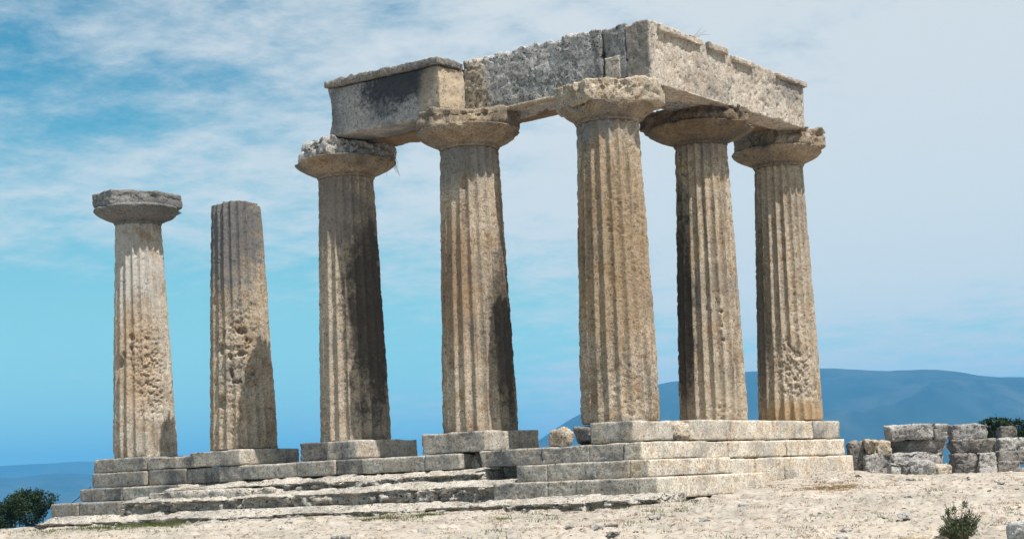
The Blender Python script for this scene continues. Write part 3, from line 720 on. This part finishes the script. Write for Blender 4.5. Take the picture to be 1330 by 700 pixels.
ledge([2.75, 1.2, -.7, -2.9, -5.2, -7.4, -9.6, -12.0, -13.9, -16.1][::-1], -3.35, -2.4, -1.44, -2.2,
      ['at its far left end, darkest', 'below the lone column', 'below the broken column', 'between the third and the broken column', 'below the third column', 'below the gap of second and third columns', 'below the second column', 'meeting the squared corner steps', 'running under the corner step'], 'lowest ledge', 0.010)
row('base_block', [-16.78, -14.9, -12.6], -1.5, -1.0, -1.22, -.86, [SD, SG],
    ['dark corner block one course below the lone column base', 'long grey block one course below the lone column'], 'stone block', 'lower blocks at the far left')
row('base_block', [-17.1, -15.9, -14.2], -2.15, -1.4, -2.3, -1.22, [SD, SD],
    ['low dark block jutting out at the far left foot of the platform', 'low dark block beside the far left jutting one'], 'stone block', 'lower blocks at the far left')

# ------------------------------------------------------------------ ruined blocks on the right
def rstone(px0, px1, py0, py1, depth, mat, label, name='ruin_block', thick=.9, rz=.35, seed=None, flare=0.0, cat='stone block', group='ruined blocks on the right', **kw):
    thick = min(thick, .62); rz *= .3
    seed = seed or rnd.randint(1, 9999)
    a = at((px0+px1)/2, py1+(8 if py1 > 600 else 2.5), depth); b = at((px0+px1)/2, py0, depth)
    w = (px1-px0)*depth/FPX; h = b[2]-a[2]
    # turned block: its front is w/cos wide
    v, q = rough_block((-w/2, -thick/2, 0), (w/2, thick/2, h), .035, seed=seed, off=(px0*.3, 0, 0), **{**dict(r=.03, amp=.05, chip=.14, pit=.045), **kw})
    v = v + (np.stack([fbm(v+seed, 1.5, 3, seed+k_) for k_ in (21, 22, 23)], -1)-.5)*np.array([.15, .2, .12])
    if flare:
        k = 1+2.2*flare*(np.clip(v[:, 2]/h, 0, 1)-.6); v[:, 0] *= k; v[:, 1] *= k
    o = link(name, mesh_np(name, v, q, mat), None, (a[0], a[1], a[2]), math.atan2(RH[1], RH[0])-rz*0.0+rz)
    return tag(o, label, cat, group)
RB, RD = M['rubble'], M['rubble_dark']
rstone(1100, 1124, 571, 609, 39.5, RD, 'dark boulder squeezed between the platform end and the pale ruin blocks', 'broken_stone', r=.15, rz=-.2)
rstone(1120, 1139, 571, 590, 39.3, M['boulder'], 'small pale block on top, left of a narrow joint, right of the dark boulder', rz=-.1)
rstone(1139, 1156, 571, 590, 39.3, M['boulder'], 'small pale block on top, right of the narrow joint, beside the big flared block', rz=-.1)
rstone(1122, 1157, 589.5, 609, 39.3, RB, 'low pale block carrying the two small ones beside the platform', rz=-.1)
rstone(1153, 1212, 551, 569, 39.8, RB, 'broad top block of the largest ruin stack, flared and bright on top', rz=-.05, flare=.06)
rstone(1211, 1230, 551, 569, 39.9, RB, 'narrow top block at the right end of the largest ruin stack', rz=-.05, flare=.1)
rstone(1156, 1226, 568.5, 587, 40.0, RD, 'shaded second course of the largest ruin stack, browned on its right', rz=-.05, flare=.12)
rstone(1158, 1224, 587, 602, 39.7, RB, 'long flat slab in the third course of the largest ruin stack', rz=-.05)
rstone(1154, 1168, 598, 617, 38.6, RB, 'small squared upright stone at the left foot of the largest ruin stack', rz=.1, thick=.4)
rstone(1167, 1212, 598, 618, 39.0, RB, 'big rough pale boulder at the foot of the largest ruin stack', 'broken_stone', r=.14, amp=.06, chip=.2)
rstone(1210, 1235, 601, 617, 39.2, M['boulder'], 'rounded boulder at the right foot of the largest ruin stack', 'broken_stone', r=.14, amp=.05, chip=.2)
rstone(1233, 1282, 551.5, 571, 40.5, RB, 'topmost flared block of the ruin stack beside the green shrub', rz=.0, flare=.10)
rstone(1235, 1287, 571, 588, 40.4, RD, 'cracked middle block of the ruin stack beside the shrub', rz=.0, flare=.12)
rstone(1238, 1270, 588, 614, 40.2, RD, 'dark lower block, hollow at its foot, of the stack beside the shrub', rz=.0)
rstone(1268, 1292, 587, 615, 40.1, RB, 'right foot stone of the ruin stack beside the shrub', rz=.0, amp=.05)
rstone(1232, 1265, 613, 619, 39.4, RB, 'thin flat slab lying before the ruin stack beside the shrub', rz=.0, thick=.5, r=.03, chip=.05)
rstone(1295, 1318, 553, 569, 40.8, RD, 'small square block crowning the rightmost ruin stack', rz=.0)
rstone(1293, 1345, 569, 586, 40.7, RB, 'pale second block of the rightmost ruin stack', rz=.0)
rstone(1291, 1345, 586, 600, 40.5, RD, 'long third block of the rightmost ruin stack', rz=.0)
rstone(1292, 1322, 599, 617, 40.3, RD, 'dark foot block of the rightmost ruin stack with a ledge', rz=.0)
rstone(1318, 1350, 608, 624, 39.2, RD, 'dark boulder cut by the right edge of the picture, before the rightmost stack', 'broken_stone', r=.12)
rstone(1286, 1298, 614, 621, 39.0, M['boulder'], 'tiny pale stone on the ground between the two right ruin stacks', 'broken_stone', thick=.3, r=.04, chip=.05)

# foreground rocks
def ground_at(px, depth):
    """world point on the ground below picture column px at a given distance"""
    d = px_dir(px, 640); p = CAM+d*depth; return np.array([p[0], p[1], gzat(p[0], p[1])])
def hit(px, py):
    d = px_dir(px, py)
    for t in np.arange(8, 60, .05):
        p = CAM+d*t
        if p[2] <= gzat(p[0], p[1]): break
    return np.array([p[0], p[1], gzat(p[0], p[1])])
g = hit(1350, 712)
block('rock', (g[0]-.28, g[1]-.3, g[2]-.15), (g[0]+.22, g[1]+.2, g[2]+.26), RB, 'grey rock in the bottom right corner of the picture', 'rock', None, r=.12, amp=.09, chip=.2, res=.02)
g = hit(1206, 703)
block('rock', (g[0]-.30, g[1]-.18, g[2]-.12), (g[0]+.26, g[1]+.22, g[2]+.075), M['boulder'], 'low white rock beside the grey-green shrub in the foreground', 'rock', None, r=.09, amp=.03, chip=.12, res=.025)

# ------------------------------------------------------------------ plants
def leaf_quads(P, size, rng, up=.3, aspect=.5):
    n = len(P)
    d = rng.normal(size=(n, 3)); d[:, 2] += up; d /= np.linalg.norm(d, axis=1, keepdims=True)
    e = np.cross(d, rng.normal(size=(n, 3))); e /= np.linalg.norm(e, axis=1, keepdims=True)
    s = size*rng.uniform(.6, 1.4, size=(n, 1))
    a = P-d*s*.0; b = P+d*s*.5+e*s*aspect*.5; c = P+d*s; f = P+d*s*.5-e*s*aspect*.5
    v = np.stack([a, b, c, f], 1).reshape(-1, 3)
    return v, np.arange(4*n).reshape(-1, 4)
def tube(name, pts, rads, mat, parent=None, sides=7, loc=(0, 0, 0)):
    pts = np.array(pts, float); n = len(pts); V = []
    for i in range(n):
        t = pts[min(i+1, n-1)]-pts[max(i-1, 0)]; t /= np.linalg.norm(t)
        a = np.cross(t, [0.3, .5, .81]); a /= np.linalg.norm(a); b = np.cross(t, a)
        for k in range(sides):
            w = 2*math.pi*k/sides; V.append(pts[i]+rads[i]*(math.cos(w)*a+math.sin(w)*b))
    q = [(i*sides+k, i*sides+(k+1) % sides, (i+1)*sides+(k+1) % sides, (i+1)*sides+k) for i in range(n-1) for k in range(sides)]
    return V, q
def merge(parts):
    V = []; Q = []; o = 0
    for v, q in parts:
        v = np.asarray(v, float); q = np.asarray(q, int); V.append(v); Q.append(q+o); o += len(v)
    return np.concatenate(V), np.concatenate(Q)
def tree(base, height, crown_blobs, label, seed, leaf=.09, n=9000, name='evergreen_tree', cat='tree', group=None):
    rng = np.random.default_rng(seed)
    t = thing(name, tuple(base), label, cat, group)
    limbs = [tube('', [(0, 0, -.3), (.05, .02, height*.35), (-.03, .05, height*.7)], [.14, .10, .06], None)]
    P = []
    for (cx, cy, cz, rx, ry, rz_) in crown_blobs:
        limbs.append(tube('', [(0, 0, height*.3), (cx*.5, cy*.5, (height*.4+cz)*.5), (cx, cy, cz)], [.07, .04, .012], None))
        m_ = int(n*rx*ry*rz_/sum(b[3]*b[4]*b[5] for b in crown_blobs))
        d = rng.normal(size=(m_, 3)); d /= np.linalg.norm(d, axis=1, keepdims=True)
        r_ = rng.uniform(.25, 1, size=(m_, 1))**.5
        p = d*r_*np.array([rx, ry, rz_])
        keep = fbm(p*3.0+seed, 1.0, 3, seed) > .40+.12*(r_[:, 0] > .85)
        P.append(p[keep]+np.array([cx, cy, cz]))
    v, q = leaf_quads(np.concatenate(P), leaf, rng)
    tv, tq = merge(limbs)
    link('trunk', mesh_np('trunk', tv, tq, M['bark']), t)
    link('crown', mesh_np('crown', v, q, M['leaf_dark'], smooth=False), t)
    return t
def tree_at(px, py_top, py_c, depth, wpx, label, seed, n=9000, blobs=5, group=None):
    c = at(px, py_c, depth); top = at(px, py_top, depth)
    gz_ = gzat(c[0], c[1]); base = np.array([c[0], c[1], gz_]); H = top[2]-gz_
    w = wpx*depth/FPX/2; rng = random.Random(seed); bl = []
    cz = c[2]-gz_; hh = max(.3, top[2]-c[2])
    for k in range(blobs):
        l = (k/(max(1, blobs-1))-.5)*2*w*.78; dz = rng.uniform(-.25, .45)*hh*(1-abs(l)/w*.6)
        rr_ = hh*rng.uniform(.42, .62)
        bl.append((RH[0]*l, RH[1]*l, cz+dz, rr_*1.1, rr_*1.1, rr_))
    bl.append((0, 0, cz-hh*.5, w*.8, w*.8, hh*.7))
    return tree(base, H, bl, label, seed, leaf=.10, n=n, group=group)
tree_at(40, 628, 656, 62, 48, 'dark evergreen tree peeping over the ground edge left of the platform', 5, 9000, 5)
tree_at(0, 634, 660, 60, 60, 'dark evergreen tree cut by the left edge of the picture', 6, 9000, 4)
tree_at(1291, 533, 553, 52, 30, 'dark green shrub rising between the two right ruin stacks', 7, 5000, 3)
tree_at(1332, 532, 554, 54, 24, 'dark green shrub behind the rightmost stack at the picture edge', 8, 4000, 2)

def bush(base, h, w, seed, label, nst=60, leafn=26, leaf=.028):
    rng = np.random.default_rng(seed); t = thing('shrub', tuple(base), label, 'shrub')
    st = []; P = []
    for k in range(nst):
        a = rng.uniform(0, 2*math.pi); rr_ = w*rng.uniform(.1, 1)**.7; hh = h*rng.uniform(.35, 1.1)*(1-.45*(rr_/w)**2)*(1+.3*math.sin(a*2+1))
        tip = np.array([math.cos(a)*rr_, math.sin(a)*rr_, hh]); mid = tip*np.array([.5, .5, .55])+rng.normal(size=3)*.015
        st.append(tube('', [(0, 0, -.03), mid, tip], [.006, .004, .002], None, sides=4))
        f = rng.uniform(.25, 1.0, size=(leafn, 1)); P.append(mid*(1-np.abs(2*f-1))*.6+tip*f*.7+ (tip-mid)*f*.3+rng.normal(size=(leafn, 3))*.012)
    v, q = leaf_quads(np.concatenate(P), leaf, rng, up=1.2, aspect=.35)
    sv, sq = merge(st)
    link('stems', mesh_np('stems', sv, sq, M['twig']), t)
    link('foliage', mesh_np('foliage', v, q, M['leaf_shrub'], smooth=False), t)
    return t
g = hit(1247, 706)
bush(g, .46, .27, 11, 'grey-green spiky shrub growing in the bottom right foreground', 160, 36, .03)
# twigs
v, q = merge([tube('', [(1.0, 1.9+.05*k, 8.28), (1.0+.03*k, 2.1+.06*k, 8.42), (1.05+.02*k, 2.3+.12*k, 8.62-.07*k)], [.006, .005, .002], None, sides=4) for k in range(3)])
tag(link('dry_stalk', mesh_np('dry_stalk', v-np.array([1.0, 1.9, 8.28]), q, M['twig']), None, (1.0, 1.9, 8.28)), 'thin dry stalk sprouting from the top of the sunlit corner beam', 'plant')
rng = np.random.default_rng(77); ps = []
c0 = at(508, 207, 36.2)
for k in range(14):
    e = c0+_R0*rng.uniform(-.22, .22)+np.array([0, 0, -rng.uniform(.15, .5)])
    ps.append(tube('', [c0+_R0*rng.uniform(-.1, .1)+np.array([0, 0, .12]), (c0+e)/2+rng.normal(size=3)*.03, e], [.005, .004, .002], None, sides=4))
v, q = merge(ps)
tag(link('dry_plant', mesh_np('dry_plant', v-c0, q, M['twig']), None, tuple(c0)), 'wispy dry plant hanging under the capital of the third column', 'plant')
# cable
a = at(118, 632, 41.6); b = at(66, 666, 43.5); pts = [a+(b-a)*t+np.array([0, 0, -.10*math.sin(math.pi*t)]) for t in np.linspace(0, 1, 12)]
v, q = tube('', pts, [.012]*12, None); v = np.array(v)-a
tag(link('cable', mesh_np('cable', v, q, M['cable']), None, tuple(a)), 'thin dark cable slanting down from the far left corner of the platform', 'cable')

# grass, weeds and loose stones
def blades(points, hmin, hmax, mat, name, seed, per=18, spread=.10):
    rng = np.random.default_rng(seed); n = len(points)*per
    P = np.repeat(np.array(points), per, 0); P[:, :2] += rng.normal(size=(n, 2))*spread
    h = rng.uniform(hmin, hmax, size=n); d = rng.normal(size=(n, 3))*.45; d[:, 2] = 1
    d /= np.linalg.norm(d, axis=1, keepdims=True); e = np.cross(d, rng.normal(size=(n, 3))); e /= np.linalg.norm(e, axis=1, keepdims=True)
    w = .005; tip = P+d*h[:, None]; tip[:, 2] -= h*.15
    v = np.stack([P-e*w, P+e*w, tip+e*w*.3, tip-e*w*.3], 1).reshape(-1, 3)
    tag(link(name, mesh_np(name, v, np.arange(4*n).reshape(-1, 4), mat, smooth=False)), kind='stuff')
def patch(px0, px1, d0, d1, n, seed, clump=.5):
    rng = np.random.default_rng(seed); out_ = []
    while len(out_) < n:
        px = rng.uniform(px0, px1); dd = rng.uniform(d0, d1); p = CAM+px_dir(px, 640)*dd
        if vnoise(np.array([[p[0], p[1], 0]]), 1.6, seed)[0] < clump: continue
        out_.append((p[0], p[1]))
    xy = np.array(out_); z = ground_z(xy[:, 0], xy[:, 1]); return np.column_stack([xy, z-.005])
gp = [patch(110, 240, 29, 36, 260, 1, .4), patch(180, 228, 31, 34, 160, 2, .2), patch(470, 520, 27, 29.5, 34, 3, .4), patch(540, 565, 27.5, 28.6, 40, 4, .4), patch(640, 900, 24, 29, 60, 14, .55), patch(30, 200, 31, 38, 140, 5), patch(0, 1330, 18, 33, 160, 12, .64)]
blades(np.concatenate(gp), .03, .10, M['grass'], 'grass', 1)
gp = [patch(990, 1120, 29, 34, 150, 6, .5), patch(1040, 1110, 28.5, 30.5, 160, 7, .3), patch(640, 900, 27, 29.5, 120, 15, .4), patch(400, 620, 27, 29.5, 60, 8), patch(800, 1330, 16, 33, 420, 9, .60), patch(0, 800, 17, 31, 420, 10, .60)]
blades(np.concatenate(gp), .015, .05, M['drygrass'], 'dry_grass', 2)
def pebbles(n, seed, smin, smax, mat, name, dmin=12, dmax=46):
    rng = np.random.default_rng(seed)
    th = rng.uniform(-.36, .36, n); d = dmin+(dmax-dmin)*rng.uniform(0, 1, n)**.8
    x = CAM[0]+d*(np.cos(th)*FH[0]+np.sin(th)*RH[0]); y = CAM[1]+d*(np.cos(th)*FH[1]+np.sin(th)*RH[1])
    k = vnoise(np.stack([x, y, x*0], -1), .8, seed) > rng.uniform(.2, .75, n); x = x[k]; y = y[k]; n = len(x)
    inside = (x < 1.3) & (x > -16.5) & (y > -3.2) & (y < 8); x = x[~inside]; y = y[~inside]; n = len(x)
    z = ground_z(x, y)
    s = smin+(smax-smin)*rng.uniform(0, 1, n)**3
    ico = np.array([(0, 0, 1), (.89, 0, .45), (.28, .85, .45), (-.72, .53, .45), (-.72, -.53, .45), (.28, -.85, .45), (.72, .53, -.45), (-.28, .85, -.45), (-.89, 0, -.45), (-.28, -.85, -.45), (.72, -.53, -.45), (0, 0, -1)])
    tri = np.array([(0, 1, 2), (0, 2, 3), (0, 3, 4), (0, 4, 5), (0, 5, 1), (1, 6, 2), (2, 7, 3), (3, 8, 4), (4, 9, 5), (5, 10, 1), (6, 7, 2), (7, 8, 3), (8, 9, 4), (9, 10, 5), (10, 6, 1), (11, 7, 6), (11, 8, 7), (11, 9, 8), (11, 10, 9), (11, 6, 10)])
    V = ico[None]*(rng.uniform(.6, 1.3, size=(n, 12, 1)))*s[:, None, None]*np.array([1.2, 1.2, .6])
    a = rng.uniform(0, 6.28, n); ca, sa = np.cos(a)[:, None], np.sin(a)[:, None]
    X = V[:, :, 0]*ca*1.3-V[:, :, 1]*sa; Y = V[:, :, 0]*sa*1.3+V[:, :, 1]*ca
    V = np.stack([X+x[:, None], Y+y[:, None], V[:, :, 2]+z[:, None]+s[:, None]*.15], -1).reshape(-1, 3)
    T = (tri[None]+np.arange(n)[:, None, None]*12).reshape(-1, 3)
    tag(link(name, mesh_np(name, V, np.zeros((0, 4), int), mat, T, smooth=False)), kind='stuff')
pebbles(9000, 3, .006, .035, M['boulder'], 'gravel')
pebbles(1600, 4, .01, .09, M['rubble'], 'rubble')
